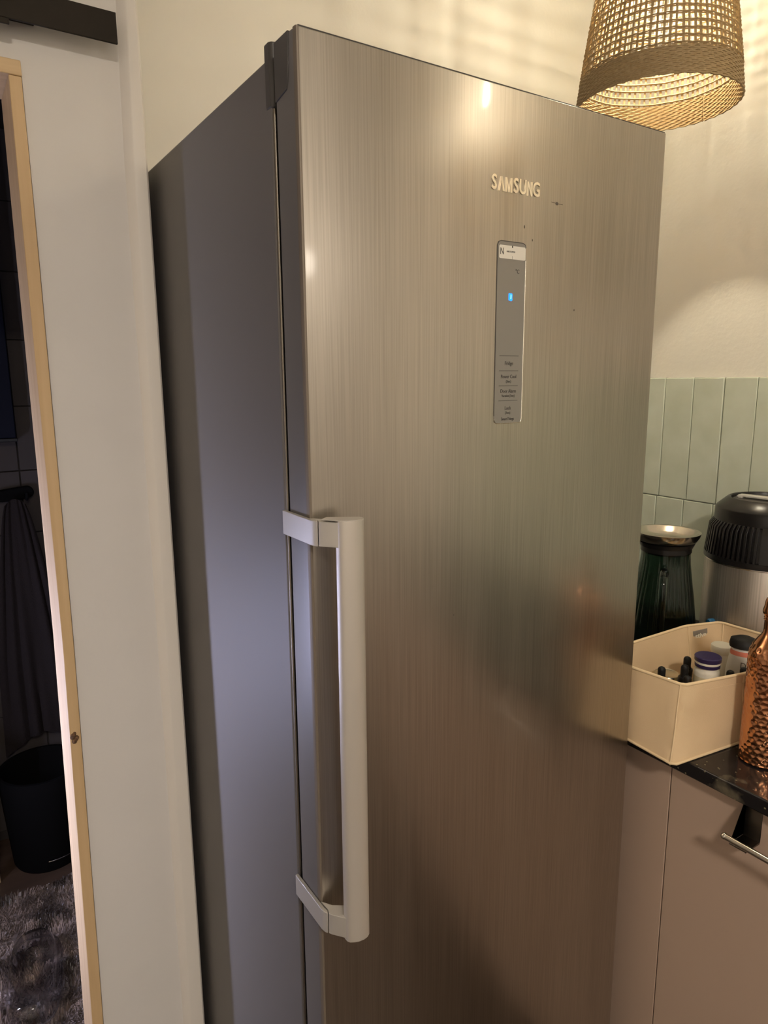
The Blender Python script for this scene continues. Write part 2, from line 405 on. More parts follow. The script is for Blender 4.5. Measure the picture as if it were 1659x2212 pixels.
# maker's name: seven separate raised letters
LX = [.2645, .2763, .2886, .3010, .3127, .3245, .3362]
for ch, x in zip('SAMSUNG', LX):
    if ch == 'A':
        g = G(); a, b, h = .0052, .0026, .0085
        g.prism_y([(x - a, 1.7456 - h), (x - a + b, 1.7456 - h), (x, 1.7456 + h * .52), (x + a - b, 1.7456 - h), (x + a, 1.7456 - h), (x + .0014, 1.7456 + h), (x - .0014, 1.7456 + h)], -.0012, .0005)
        build('letter', g, M['chrome'], door)
    elif ch in 'MN':
        g = G(); h, b = .0085, .0027; w_ = .0058 if ch == 'M' else .0049
        P = [(-w_, -h), (-w_ + b, -h), (-w_ + b, h * .30), (-.0011, -h), (.0011, -h), (w_ - b, h * .30), (w_ - b, -h), (w_, -h), (w_, h), (w_ - b, h), (0, -h * .32), (-w_ + b, h)] if ch == 'M' else [(-w_, -h), (-w_ + b, -h), (-w_ + b, h * .28), (w_ - b, -h), (w_, -h), (w_, h), (w_ - b, h), (w_ - b, -h * .28), (-w_ + b, h)]
        P.append((-w_, h))
        g.prism_y([(x + a, 1.7456 + c) for a, c in P], -.0012, .0005); build('letter', g, M['chrome'], door)
    else:
        text_obj(ch, .0242, x, 1.7456, -.0004, M['chrome'], door, 'letter', ext=.0008, bold=.0005, sx=.78)
# control display
dp = build('control_panel', (lambda g: (g.prism_y([(.2728 + .006, 1.4505), (.3214 - .006, 1.4502), (.3214 - .0018, 1.4520), (.3214, 1.4562), (.3214, 1.6735), (.3214 - .0018, 1.6772), (.3214 - .006, 1.6788), (.2728 + .006, 1.6788), (.2728 + .0018, 1.6772), (.2728, 1.6735), (.2728, 1.4562), (.2728 + .0018, 1.4520)], -.0006, .001), g)[1])(G()), M['panel'], FR, label='grey rounded display strip')
g = G()
pts = [(.3188, -.0004, 1.4500), (.3205, -.0004, 1.4515), (.3216, -.0004, 1.4560), (.3216, -.0004, 1.6580)]
g.tube(pts, .0010, 8); pts = [(.2728, -.0003, 1.4562), (.2735, -.0003, 1.4518), (.277, -.0003, 1.4500), (.3188, -.0003, 1.4498)]
g.tube(pts, .0006, 6); build('bright_rim', g, M['panel_edge'], dp, smooth=60)
g = G()
pts = [(.2726, -.0004, 1.46), (.2726, -.0004, 1.6735), (.2742, -.0004, 1.6775), (.278, -.0004, 1.6792), (.316, -.0004, 1.6792), (.3200, -.0004, 1.6775), (.3216, -.0004, 1.6740)]
g.tube(pts, .00055, 6); build('dark_rim', g, M['ink_grey'], dp, smooth=60)
YT = -.00075
g = G(); g.prism_y([(.2762, 1.6580), (.3190, 1.6580), (.3208, 1.6590), (.3208, 1.6722), (.3190, 1.6742), (.2768, 1.6742), (.2752, 1.6728), (.2752, 1.6594)], YT - .0001, -.0005); st = build('sticker', g, M['sticker'], dp, label='white paper label')
text_obj('N', .0118, .2798, 1.6663, YT - .0002, M['ink'], dp, 'letter', sx=.72)
g = G(); g.box(.2966, .2984, YT - .0002, -.0006, 1.6718, 1.6742); g.box(.2974, .2977, YT - .0002, -.0006, 1.6580, 1.6618); build('cut_mark', g, M['ink'], dp)
text_obj('04017739YN', .0030, .2950, 1.6668, YT - .0002, M['ink_grey'], dp, 'tiny_print', sx=.9)
text_obj('\u00b0C', .0072, .3073, 1.6435, YT, M['ink'], dp, 'lettering', sx=.85)
g = G(); g.prism_y([(.2930, 1.6075), (.2975, 1.6066), (.2994, 1.6076), (.2990, 1.6115), (.2994, 1.6140), (.2985, 1.6160), (.2932, 1.6160)], YT - .0004, -.0006); build('blue_light', g, M['blue_led'], dp)
g = G(); g.prism_y([(.2960, 1.6090), (.2968, 1.6090), (.2972, 1.6120), (.2970, 1.6146), (.2962, 1.6146)], YT - .0006, -.0006); build('blue_light', g, M['blue_led2'], dp)
for z in (1.5375, 1.5183, 1.4989, 1.4796):
    g = G(); g.box(.2797, .3134, YT - .00005, -.0006, z - .00035, z + .00035); build('divider', g, M['ink_grey'], dp)
for s, sz, z in (('Fridge', .0070, 1.5278), ('Power Cool', .0068, 1.5107), ('(3sec)', .0046, 1.5045), ('Door Alarm', .0068, 1.4919), ('Vacation (3sec)', .0045, 1.4858), ('Lock', .0068, 1.4697), ('(3sec)', .0046, 1.4636), ('SmartThings', .0056, 1.4556)):
    text_obj(s, sz, .2965, z, YT, M['ink'], dp, 'lettering', sx=.84 if len(s) < 8 else .82)
# small dents and scuffs
for x, z, a, b, an in ((.3753, 1.7343, .0030, .0022, 0), (.3181, 1.6995, .0011, .0022, 0), (.3328, 1.6846, .0009, .0016, 0), (.4163, 1.6007, .0011, .0015, 0), (.2092, 1.199, .0014, .0012, 0)):
    g = G(); g.sphere((0, 0, 0), 1, 10, 6); me = build('scuff', g, M['scuff'], door, smooth=60)
    me.location = (x, .0001, z); me.scale = (a, .0005, b)
g = G(); g.tube([(.365, -.0001, 1.7352), (.372, -.0001, 1.7346), (.386, -.0001, 1.7340)], .00035, 5); build('scratch', g, M['scuff'], door)
# handle
HD = bpy.data.objects.new('handle', None); COL.objects.link(HD); HD.parent = FR; HD['label'] = 'long satin metal bar handle'
for z0, z1 in ((1.3265, 1.3555), (.8320, .8610)):
    g = G(); g.prism([(-.0050, .0610), (-.0066, .0600), (-.0066, -.0135), (-.0052, -.0195), (-.0030, -.0232), (-.0008, -.0185), (-.0020, -.0120), (-.0020, .0610)], z0, z1)
    build('side_bracket', g, M['handle'], HD, bevel=.0006)
    g = G(); g.prism([(-.0022, -.0240), (.0000, -.0282), (.0135, -.0448), (.0150, -.0460), (.0190, -.0440), (.0330, -.0375), (.0300, -.0290), (.0085, -.0140), (.0000, -.0010), (-.0010, -.0010), (.0002, -.0180)], z0 + .0004, z1 - .0004)
    build('bracket_arm', g, M['handle'], HD, bevel=.0006)
g = G()
prof = [(.0118, -.0370), (.0118, -.0440), (.0140, -.0480), (.0185, -.0505), (.0245, -.0530), (.0310, -.0535), (.0370, -.0520), (.0410, -.0492), (.0434, -.0450), (.0436, -.0405), (.0420, -.0385)]
g.prism(prof, .8290, 1.3570); build('grip_bar', g, M['bar'], HD, smooth=42, bevel=.0005)
g = G(); g.prism([(.0000, -.0265), (.0120, -.0440), (.0190, -.0508), (.0270, -.0536), (.0350, -.0527), (.0412, -.0488), (.0434, -.0440), (.0420, -.0385), (.0280, -.0300), (.0100, -.0190)], 1.3568, 1.3580); build('end_plate', g, M['handle'], HD, bevel=.0003)

# ================================================================== COUNTER AND BASE CABINETS
ZT = .890
wt = build('worktop', (lambda g: (g.box(.630, XR - .0015, -1.9, .68, ZT - .0253, ZT), g)[1])(G()), M['stone'], bevel=.0025)
tag(wt, 'black speckled stone worktop along the green tiled wall', 'worktop')
cab = thing('base_cabinet', 'taupe base cabinet with flat fronts under the black worktop', 'cabinet', (.65, -.05, 0))
XF = .650
g = G(); g.box(.020, .545, -1.84, .70, .10, ZT - .0257); build('carcass', g, M['shadow_gap'], cab)
g = G(); g.box(0, .019, .0018, .60, .06, ZT - .0262); build('filler_panel', g, M['cabinet'], cab, bevel=.0008)
g = G(); g.box(0, .019, -.600, -.0003, .10, ZT - .0262); build('door', g, M['cabinet'], cab, bevel=.0008)
g = G(); g.box(0, .019, -1.202, -.602, .10, ZT - .0262); build('door', g, M['cabinet'], cab, bevel=.0008)
g = G(); g.box(0, .019, -1.80, -1.204, .10, ZT - .0262); build('door', g, M['cabinet'], cab, bevel=.0008)
g = G(); g.box(.06, .08, -1.84, .70, 0, .10); build('plinth', g, M['shadow_gap'], cab)
# over-door towel rail
tr = thing('towel_rail', 'thin steel towel rail on a dark bracket over the taupe cabinet door', 'towel rail', (XF, -.19, .80))
for yo in (0, -.30):
    g = G(); g.prism_y([(-.0022, .075), (-.0003, .075), (-.0003, .0085), (-.0012, .0048), (-.0400, .0048), (-.0400, .0030), (-.0030, .0030), (-.0022, .0062)], -.0165 + yo, .0095 + yo)
    build('bracket', g, M['bracket'], tr, bevel=.0004)
g = G(); g.tube([(-.0455, .0138 - .03 * k, .0155) for k in range(14)], .0048, 14)
build('rod', g, M['steel'], tr, smooth=40)
for yy in (.0150, -.3775):
    g = G(); g.sphere((-.0455, yy, .0155), .0056, 14, 9); build('end_knob', g, M['steel'], tr, smooth=60)

# ================================================================== BASKET
bk = thing('storage_basket', 'beige canvas storage basket with small bottles, overhanging the worktop edge', 'basket', (.77, 0, ZT))
top = [(.6236, -.077), (.614, .013), (.612, .088), (.7125, .0906), (.872, .089), (.951, .0632), (.953, -.017), (.950, -.130), (.7513, -.107)]
bot = [(.598, -.085), (.605, .008), (.611, .078), (.705, .072), (.860, .062), (.935, .050), (.933, -.02), (.928, -.123), (.7587, -.1044)]
def smooth_loop(P, seg=6, rc=.006):
    out = []; n = len(P)
    for i in range(n):
        a, b = Vector(P[i]), Vector(P[(i + 1) % n]); L = (b - a).length; d = (b - a) / L
        pa, pc = Vector(P[i - 1]), Vector(P[(i + 2) % n])
        for k in range(seg):
            t = rc / L + (1 - 2 * rc / L) * k / (seg - 1); out.append(a + d * t * L)
    return out
LT, LB = smooth_loop(top), smooth_loop(bot)
HB = .128
def bring(t, off=0.0):
    r = []; n = len(LT); c = Vector((.775, -.01))
    bul = math.sin(PI * t)
    for i in range(n):
        p = LB[i].lerp(LT[i], t); nrm = (p - c)
        nrm = Vector((nrm.x * .55, nrm.y * 1.6)).normalized()
        wob = .0022 * math.sin(i * .9 + 5 * t) * bul
        q = p + nrm * (off + wob)
        r.append((q.x - .77, q.y, .0012 + t * HB))
    return r
g = G()
outer = [bring(k / 10) for k in range(11)]
inner = [bring(k / 10, -.0030) for k in range(10, -1, -1)]
n = len(LT); rings = outer + inner
g.loft(rings, True, False)
g.add([Vector(p) for p in outer[0]], [tuple(range(n))]); g.add([Vector(p) + Vector((0, 0, .003)) for p in inner[-1]], [tuple(range(n))])
build('body', g, M['fabric'], bk, smooth=50)
g = G(); g.tube([Vector(p) + Vector((0, 0, .0005)) for p in bring(1.0, -.0015)], .0028, 8, closed=True); build('rim_piping', g, M['hem'], bk, smooth=60)
g = G(); g.tube([Vector(p) + Vector((0, 0, .0015)) for p in bring(0.0, .0004)], .0024, 8, closed=True); build('base_piping', g, M['hem'], bk, smooth=60)
for i in (0, 4 * 6, 5 * 6, 8 * 6, 3 * 6 + 2, 7 * 6):
    g = G(); g.tube([Vector(bring(k / 10, .0004)[i]) for k in range(11)], .0011, 6); build('seam', g, M['hem'], bk, smooth=60)
for i in (5 * 6, 4 * 6):
    g = G(); g.tube([Vector(bring(k / 10, -.0038)[i]) for k in range(2, 11)], .0012, 6); build('seam', g, M['hem'], bk, smooth=60)
g = G(); g.tube([Vector(p) - Vector((0, 0, .014)) for p in bring(1.0, .0006)], .0006, 5, closed=True); build('hem_stitching', g, M['fabric_in'], bk)
# small name tag on the inner back side (between the two right-hand seams)
A = Vector((.872, .089, 0)); B = Vector((.951, .0632, 0)); d = (B - A).normalized(); nn = Vector((d.y, -d.x, 0))
c0 = A.lerp(B, .40) + nn * .0058 + Vector((-.77, 0, .1115))
MT = Matrix(((d.x, 0, -d.y * -1, c0.x), (d.y, 0, d.x * -1, c0.y), (0, 1, 0, c0.z), (0, 0, 0, 1)))
MT = Matrix.Translation(c0) @ Matrix(((d.x, 0, nn.x), (d.y, 0, nn.y), (0, 1, 0))).to_4x4() @ Matrix.Rotation(.10, 4, 'Z')
g = G(); g.box(-.0165, .0165, -.0085, .0085, -.0006, .0006, MT); build('name_tag', g, M['tag'], bk, label='small grey metal tag')
text_obj('stiva', .0145, 0, 0, 0, M['tag_text'], bk, 'lettering', M4=MT @ Matrix.Translation((.001, -.003, .0008)), ext=.0003, bold=.0003)

# ------------------------------------------------------------------ things inside the basket
ZB = ZT + .0050
def dropper(x, y, top, label, group='black dropper bottles in the basket', tilt=0):
    t = thing('dropper_bottle', label, 'bottle', (x, y, ZB), 0, group)
    h = top - ZB
    g = G(); g.lathe([(.0005, 0), (.0102, 0), (.0112, .002), (.0112, h - .052), (.0098, h - .046), (.0075, h - .042), (.0075, h - .030)], 24); build('glass', g, M['glass_brown'], t, smooth=40)
    g = G(); g.lathe([(.0098, h - .0385), (.0102, h - .038), (.0102, h - .0235), (.0095, h - .0225), (.0066, h - .022)], 24, fn=lambda a, z, r: .0003 * math.cos(24 * a) if r > .009 else 0); build('collar', g, M['black'], t, smooth=40)
    g = G(); g.lathe([(.0076, h - .0225), (.0072, h - .020), (.0066, h - .017), (.0068, h - .010), (.0068, h - .005), (.0054, h - .0018), (.0028, h - .0003), (0, h)], 20); build('rubber_bulb', g, M['black_matt'], t, smooth=60)
    return t
dropper(.701, .0175, 1.000, 'black dropper bottle just in front of the silver tin in the basket')
dropper(.6705, -.0120, .996, 'lower dropper bottle in front of the silver tin, half hidden by the rim')
dropper(.7423, -.0006, 1.000, 'middle dropper bottle of the three crowded left of the navy lid')
dropper(.7777, .0180, 1.001, 'tallest dropper bottle of the three, directly beside the navy lidded jar')
dropper(.7078, -.0290, .998, 'front dropper bottle of the three beside the navy jar, near the rim')
dropper(.7865, -.0600, 1.000, 'lone dropper bottle standing in front of the frosted tube')
dropper(.7847, -.0845, 1.0145, 'dropper bottle at the right, half hidden behind the copper bottle')
t = thing('cosmetic_tin', 'round tin with a flat silver lid, far left in the basket', 'tin', (.755, .043, ZB))
h = .965 - ZB
g = G(); g.lathe([(.0005, 0), (.0215, 0), (.0220, .001), (.0220, h - .014)], 36); build('body', g, M['tin'], t, smooth=40)
g = G(); g.lathe([(.0224, h - .0135), (.0226, h - .001), (.0218, h), (.0205, h - .0006), (0, h - .0006)], 36); build('lid', g, M['tin'], t, smooth=40)
t = thing('supplement_jar', 'cream labelled jar with a navy lid in the middle of the basket', 'jar', (.7700, -.026, ZB))
h = 1.0200 - ZB
R = .0218
g = G(); g.lathe([(.0005, 0), (R - .001, 0), (R, .002), (R, h - .030), (R - .001, h - .026), (R - .004, h - .022), (R - .004, h - .016)], 40); build('body', g, M['jar'], t, smooth=40)
g = G(); g.lathe_open([(R + .0002, .010), (R + .0002, h - .036)], 40); build('label_wrap', g, M['jarlabel'], t, smooth=60)
g = G(); g.lathe([(R - .0012, h - .0195), (R - .0005, h - .0190), (R - .0005, h - .0145), (R - .0012, h - .014)], 40); build('seal_ring', g, M['navy_lid'], t, smooth=40)
g = G(); g.lathe([(R - .001, h - .0135), (R - .0004, h - .013), (R - .0004, h - .0092), (R - .001, h - .009)], 40); build('white_ring', g, M['jar'], t, smooth=40)
g = G(); g.lathe([(R - .0006, h - .0090), (R + .0006, h - .0084), (R + .0008, h - .0016), (R - .001, h), (0, h)], 40); build('lid', g, M['navy_lid'], t, smooth=40)
for k in range(9):        # printed lines around the label, facing the camera
    z = .020 + k * .0052; zz = h - .040 - k * .0050
    if zz < .012: break
    g = G(); a0 = math.radians(202) + random.uniform(0, .06); a1 = math.radians(262) - random.uniform(0, .35)
    pts = [((R + .0004) * math.cos(a0 + (a1 - a0) * i / 8), (R + .0004) * math.sin(a0 + (a1 - a0) * i / 8), zz) for i in range(9)]
    g.tube(pts, .00045, 4); build('print_line', g, M['ink'], t)
t = thing('white_jar', 'plain white jar with a white screw cap, at the back of the basket', 'jar', (.868, .006, ZB))
h = 1.0080 - ZB
g = G(); g.lathe([(.0005, 0), (.0195, 0), (.0205, .0015), (.0205, h - .022), (.017, h - .017), (.017, h - .014)], 36); build('body', g, M['jar'], t, smooth=40)
g = G(); g.lathe([(.0192, h - .0145), (.0196, h - .014), (.0196, h - .001), (.0188, h), (0, h)], 36, fn=lambda a, z, r: .0003 * math.cos(36 * a) if r > .019 and z < h - .003 else 0); build('lid', g, M['jar'], t, smooth=40)
# frosted squeeze tube leaning, cap up
t = thing('cosmetic_tube', 'frosted white squeeze tube with a salmon band and dark end, leaning in the basket', 'tube', (.840, -.060, ZB), math.radians(-62))
def ell(a, b, z, m=28):
    k = z / .135; ox, oy = -.0085 * k, .0205 * k
    return [(ox + a * math.cos(2 * PI * i / m), oy + b * math.sin(2 * PI * i / m), z) for i in range(m)]
g = G(); g.loft([ell(.034, .0015, 0), ell(.034, .004, .02), ell(.033, .0095, .05), ell(.030, .0135, .085), ell(.0255, .0160, .108), ell(.0222, .0165, .122), ell(.0205, .0160, .128)]); build('body', g, M['pouch'], t, smooth=50)
g = G(); g.loft([ell(.0238, .0168, .1150), ell(.0220, .0170, .1235)], True, False); build('salmon_band', g, M['pink'], t, smooth=60)
g = G(); g.loft([ell(.0245, .0190, .1282), ell(.0250, .0190, .134), ell(.0225, .0165, .143), ell(.012, .010, .147)]); build('cap', g, M['black_matt'], t, smooth=50)
for s_, zz, sz, dy in (('Doc', .098, .0165, .0120), ('Mor', .085, .0150, .0110)):
    MM = Matrix.Translation((.0000, -dy + .0205 * zz / .135, zz)) @ Matrix.Rotation(PI / 2 - .06, 4, 'X')
    text_obj(s_, sz, 0, 0, 0, M['ink_grey'], t, 'lettering', M4=MM, ext=.0030, sx=.85)

# ================================================================== GREEN CARAFE
cf = thing('glass_carafe', 'ribbed dark green glass carafe with a flared steel lid, beside the refrigerator', 'carafe', (.917, .174, ZT))
rib = lambda a, z, r: .0010 * math.cos(36 * a) * (1 if z < .225 else max(0, (.262 - z) / .037))
po = [(.050, .001), (.066, .0), (.0715, .004), (.0725, .02), (.0715, .055), (.0675, .105), (.0600, .165), (.0535, .205), (.0495, .235), (.0485, .255), (.0500, .272)]
pi_ = [(.0470, .272), (.0455, .255), (.0465, .235), (.0505, .205), (.0570, .165), (.0640, .105), (.0680, .055), (.0685, .02), (.062, .010), (0, .009)]
g = G(); g.lathe([(0, .001)] + po + pi_, 144, fn=lambda a, z, r: rib(a, z, r)); build('body', g, M['green_glass'], cf, smooth=60)
ca = math.radians(214)
def hp(r, z): return ((r) * math.cos(ca), (r) * math.sin(ca), z)
g = G(); g.tube([hp(.0495, .226), hp(.062, .232), hp(.078, .231), hp(.090, .222), hp(.096, .200), hp(.097, .165), hp(.094, .125), hp(.088, .092), hp(.080, .076), hp(.0715, .070)], [.010, .0085, .008, .008, .008, .008, .008, .0082, .009, .011], 14); build('loop_handle', g, M['green_glass'], cf, smooth=60)
g = G(); g.lathe([(.0445, .258), (.0440, .280), (.0560, .2815), (.0520, .272), (.0505, .2725), (.0505, .262)], 40); build('seal', g, M['black'], cf, smooth=40)
g = G(); g.lathe([(.0400, .279), (.0510, .2800), (.0590, .2860), (.0640, .2950), (.0660, .3015), (.0663, .3030), (.0650, .3036), (.0610, .3020), (.0545, .2935), (.0450, .2880), (.0300, .2855), (0, .2850)], 64); build('lid', g, M['steel'], cf, smooth=50)

# ================================================================== WATER DISTILLER
DX, DY = 1.0769, .0488
ds = thing('water_distiller', 'stainless countertop water distiller with a finned black cap, against green tiles', 'distiller', (DX, DY, ZT), math.atan2(-.733, -1.41))
g = G(); g.lathe([(.112, .008), (.1160, .012), (.1164, .2440), (.1150, .2465)], 96); build('body', g, M['brushed'], ds, smooth=40)
g = G(); g.lathe([(.1172, .2448), (.1177, .2458), (.1172, .2470)], 96); build('bright_ring', g, M['steel'], ds, smooth=60)
g = G(); g.lathe([(.105, 0), (.113, 0), (.113, .009)], 64); build('foot', g, M['black'], ds, smooth=40)
g = G(); g.lathe([(.1170, .2472), (.1188, .2482), (.1188, .2590), (.1105, .2600), (.1050, .318), (.1005, .3270), (.1040, .3285), (.1035, .3520), (.1015, .3555), (.0820, .3735), (.0785, .3750), (.0755, .3735), (.0740, .3670), (.0, .3670)], 96); build('cap', g, M['black'], ds, smooth=32)
f0 = None
nf = 72
FP = [(.1050, .2592), (.1186, .2592), (.1128, .3170), (.1040, .3290), (.0990, .3290)]
g = G(); g.prism_y(FP, -.0024, .0024)
for k in range(nf):
    a = 2 * PI * k / nf
    aa = (a + PI) % (2 * PI) - PI
    if -.12 < aa < .62: continue
    if f0 is None: f0 = build('vent_fin', g, M['black'], ds, bevel=.0005); f0.rotation_euler = (0, 0, a)
    else: copy_of(f0, ds, (0, 0, 0), a)
g = G()
g.loft([[(r * math.cos(a), r * math.sin(a), z) for r, z in FP] for a in [-.10 + .69 * i / 10 for i in range(11)]]); build('blank_panel', g, M['black'], ds, smooth=30)
g = G(); g.lathe([(.0, .3668), (.072, .3668), (.072, .3690), (.060, .3696), (0, .3696)], 64); build('top_disc', g, M['dark_plastic'], ds, smooth=40)
g = G(); g.box(-.064, .052, -.0090, .0090, .3735, .3770); g.box(-.064, -.054, -.009, .009, .369, .3735); g.box(.042, .052, -.009, .009, .369, .3735)
cl = build('carry_handle', g, mat('pale_grey_plastic', (.55, .53, .48), .4), ds, bevel=.002); cl.rotation_euler = (0, 0, math.radians(70)); cl.location = (.012, 0, 0)
g = G(); g.lathe([(0, 0), (.0085, 0), (.0085, .010), (.007, .013), (0, .013)], 20, M=Matrix.Rotation(-.82, 4, 'Z') @ Matrix.Translation((.115, 0, .118)) @ Matrix.Rotation(PI / 2, 4, 'Y')); build('blue_plug', g, M['bluebtn'], ds, smooth=40)

# ================================================================== COPPER BOTTLE
cb = thing('copper_bottle', 'hammered copper water bottle in front of the beige basket', 'bottle', (.7345, -.1515, ZT))
NB, HZ = 150, 150
pts2 = []
RB = .0328; Hb = .206
random.seed(3)
cells = []
rows = 25
for r in range(rows):
    z = .006 + r * (.196 / rows); nc = 19
    for c in range(nc):
        a = 2 * PI * (c + .5 * (r % 2) + random.uniform(-.22, .22)) / nc
        cells.append((a, z + random.uniform(-.0018, .0018), random.uniform(.0042, .0058)))
byrow = {}
for a, z, r in cells: byrow.setdefault(int(z / .008), []).append((a, z, r))
def dimple(a, z):
    if z > .206: return 0
    best = 0
    k = int(z / .008)
    for kk in (k - 1, k, k + 1):
        for ca_, cz, rr in byrow.get(kk, ()):
            da = (a - ca_ + PI) % (2 * PI) - PI
            d2 = ((da * RB) ** 2 + (z - cz) ** 2) / (rr * rr)
            if d2 < 1: best = max(best, (1 - d2))
    return -.00115 * best
prof = [(.0005, 0), (.028, 0), (.0315, .0015)]
for i in range(HZ):
    z = .003 + i * (.203 - .003) / (HZ - 1)
    t_ = max(0, (z - .175) / .028)
    prof.append((RB - (RB - .0245) * (t_ ** 2.2), z))
prof += [(.0205, .2095), (.0165, .2150), (.0142, .2200), (.0138, .2260), (.0138, .2440)]
g = G(); g.lathe(prof, NB, fn=lambda a, z, r: dimple(a, z) if .003 < z < .207 else 0); build('body', g, M['copper'], cb, smooth=60)
g = G(); g.lathe([(.0140, .2400), (.0152, .2408), (.0142, .2425), (.0152, .2442), (.0142, .2460), (.0150, .2478), (.0140, .2490)], 40); build('neck_rings', g, M['copper'], cb, smooth=50)
g = G(); g.lathe([(.0145, .2490), (.0168, .2500), (.0176, .2530), (.0172, .2570), (.0160, .2610), (.0150, .2700), (.0138, .2745), (.0100, .2765), (0, .2770)], 40); build('screw_cap', g, M['copper'], cb, smooth=50)

# ================================================================== WOVEN PENDANT LAMPS
ZR = 2.020; RT = .150
def RZ(z): return RT - .1250 * (z - ZR) - .02 * max(0, (z - ZR) / .4) ** 2
ZTOP = 2.43
def pendant(loc, label, bulbm):
    t = thing('pendant_lamp', label, 'lamp', (loc[0], loc[1], 0), 0, 'woven pendant lamps over the worktop')
    rnd = random.Random(11)
    g = G(); N = 84
    for k in range(N):
        a = 2 * PI * (k + rnd.uniform(-.09, .09)) / N; wd = rnd.uniform(.0018, .0025); io = .0010 if k % 2 else -.0010
        for j in range(10):
            pass
        rings = []
        for j in range(11):
            z = 2.045 + (ZTOP - 2.045) * j / 10; r = RZ(z) + io * math.sin(j * 2.1 + k); th = wd / r
            rings.append([((r + d) * math.cos(a + s * th), (r + d) * math.sin(a + s * th), z) for s, d in ((-1, -.0005), (1, -.0005), (1, .0005), (-1, .0005))])
        g.loft(rings)
    build('upright_strands', g, M['straw'], t, kind='stuff')
    g = G(); NR = 29
    for j in range(NR):
        z = 2.0715 + j * .0124; ph = rnd.uniform(0, 6)
        for s in (1, -1):
            g.tube([((RZ(z) + s * (.0013 + .0006 * math.cos(42 * a + ph))) * math.cos(a), (RZ(z) + s * (.0013 + .0006 * math.cos(42 * a + ph))) * math.sin(a), z + .0006 * math.sin(3 * a + ph) + .0004 * math.sin(11 * a + 2 * ph) + s * .0007) for a in [2 * PI * i / 126 for i in range(126)]], .0016, 4, closed=True)
    build('cross_strands', g, M['straw'], t, kind='stuff')
    g = G(); NBD = 14
    for j in range(NBD):
        z = ZR + .0018 + j * .0034; ph = (j % 2) * PI + .25 * j
        g.tube([((RZ(z) + .0006 * math.cos(42 * a + ph)) * math.cos(a), (RZ(z) + .0006 * math.cos(42 * a + ph)) * math.sin(a), z + .0007 * math.sin(42 * a + ph) + .0004 * math.sin(2 * a)) for a in [2 * PI * i / 252 for i in range(252)]], .00205, 5, closed=True)
    g.lathe_open([(RZ(ZR + .002) - .0004, ZR + .002), (RZ(ZR + .046) - .0004, ZR + .046), (RZ(ZR + .046) + .0004, ZR + .046), (RZ(ZR + .002) + .0004, ZR + .002), (RZ(ZR + .002) - .0004, ZR + .002)], 96)
    build('rim_band', g, M['straw_band'], t, smooth=60)
    g = G()
    g.tube([((RZ(ZTOP)) * math.cos(a), RZ(ZTOP) * math.sin(a), ZTOP) for a in [2 * PI * i / 60 for i in range(60)]], .004, 6, closed=True)
    for k in range(3):
        a = 2 * PI * k / 3; g.tube([(0.02 * math.cos(a), .02 * math.sin(a), ZTOP - .005), (RZ(ZTOP) * math.cos(a), RZ(ZTOP) * math.sin(a), ZTOP)], .002, 6)
    build('top_ring', g, M['black_matt'], t, smooth=60)
    g = G(); g.lathe([(.021, 2.325), (.022, 2.33), (.022, 2.405), (.012, 2.425), (0, 2.428)], 28); build('socket', g, M['black_matt'], t, smooth=40)
    g = G(); g.tube([(0, 0, 2.425), (0, 0, 2.585)], .003, 8); build('cord', g, M['black_matt'], t, smooth=60)
    g = G(); g.lathe([(.05, 2.599), (.05, 2.588), (.046, 2.583), (0, 2.582)], 32); build('ceiling_rose', g, M['black_matt'], t, smooth=40)
    g = G(); g.lathe([(0, 2.2820), (.0075, 2.2822), (.0110, 2.2834), (.0122, 2.2855), (.0110, 2.2876), (.0080, 2.2886), (.0050, 2.2890), (.0050, 2.328)], 32); build('bulb', g, bulbm, t, smooth=60)
    return t
p1 = pendant((.890, .2425), 'woven seagrass pendant lamp glowing beside the top of the refrigerator', M['bulb'])
p2 = thing('pendant_lamp', 'second woven pendant lamp, mirrored as a bright glow in the refrigerator door', 'lamp', (.875, -.80, -.09), 0, 'woven pendant lamps over the worktop')
for ch in list(p1.children):
    c = ch.copy(); COL.objects.link(c); c.parent = p2
    if ch.name.startswith('cord'): c.scale = (1, 1, 1.5625); c.location = (0, 0, -1.3641)
    if ch.name.startswith('ceiling_rose'): c.location = (0, 0, .09)
    if ch.name.startswith('bulb'): c.data = ch.data.copy(); c.data.materials[0] = M['bulb2']
fl = thing('fill_ceiling_lamp', 'added round fill lamp on the unseen left part of the kitchen ceiling', 'lamp', (-.60, -1.95, 0))  # added out of view to brighten the cabinets and left side
g = G(); g.lathe([(0, 2.535), (.155, 2.538), (.170, 2.550), (.170, 2.560)], 48); build('diffuser', g, M['disc'], fl, smooth=50)
g = G(); g.lathe([(.172, 2.545), (.182, 2.548), (.182, 2.599), (.170, 2.599)], 48); build('housing', g, M['gloss_paint'], fl, smooth=50)
gl = thing('globe_lamp', 'opal globe ceiling lamp hanging further back in the kitchen', 'lamp', (.40, -2.33, 0))
g = G(); g.sphere((0, 0, 2.0), .055, 32, 18); build('globe', g, M['globe'], gl, smooth=60)
g = G(); g.tube([(0, 0, 2.06), (0, 0, 2.59)], .003, 8); g.lathe([(.022, 2.05), (.022, 2.075), (.01, 2.085)], 20); g.lathe([(.05, 2.599), (.05, 2.588), (.046, 2.583), (0, 2.582)], 32)
build('cord', g, M['black_matt'], gl, smooth=50)

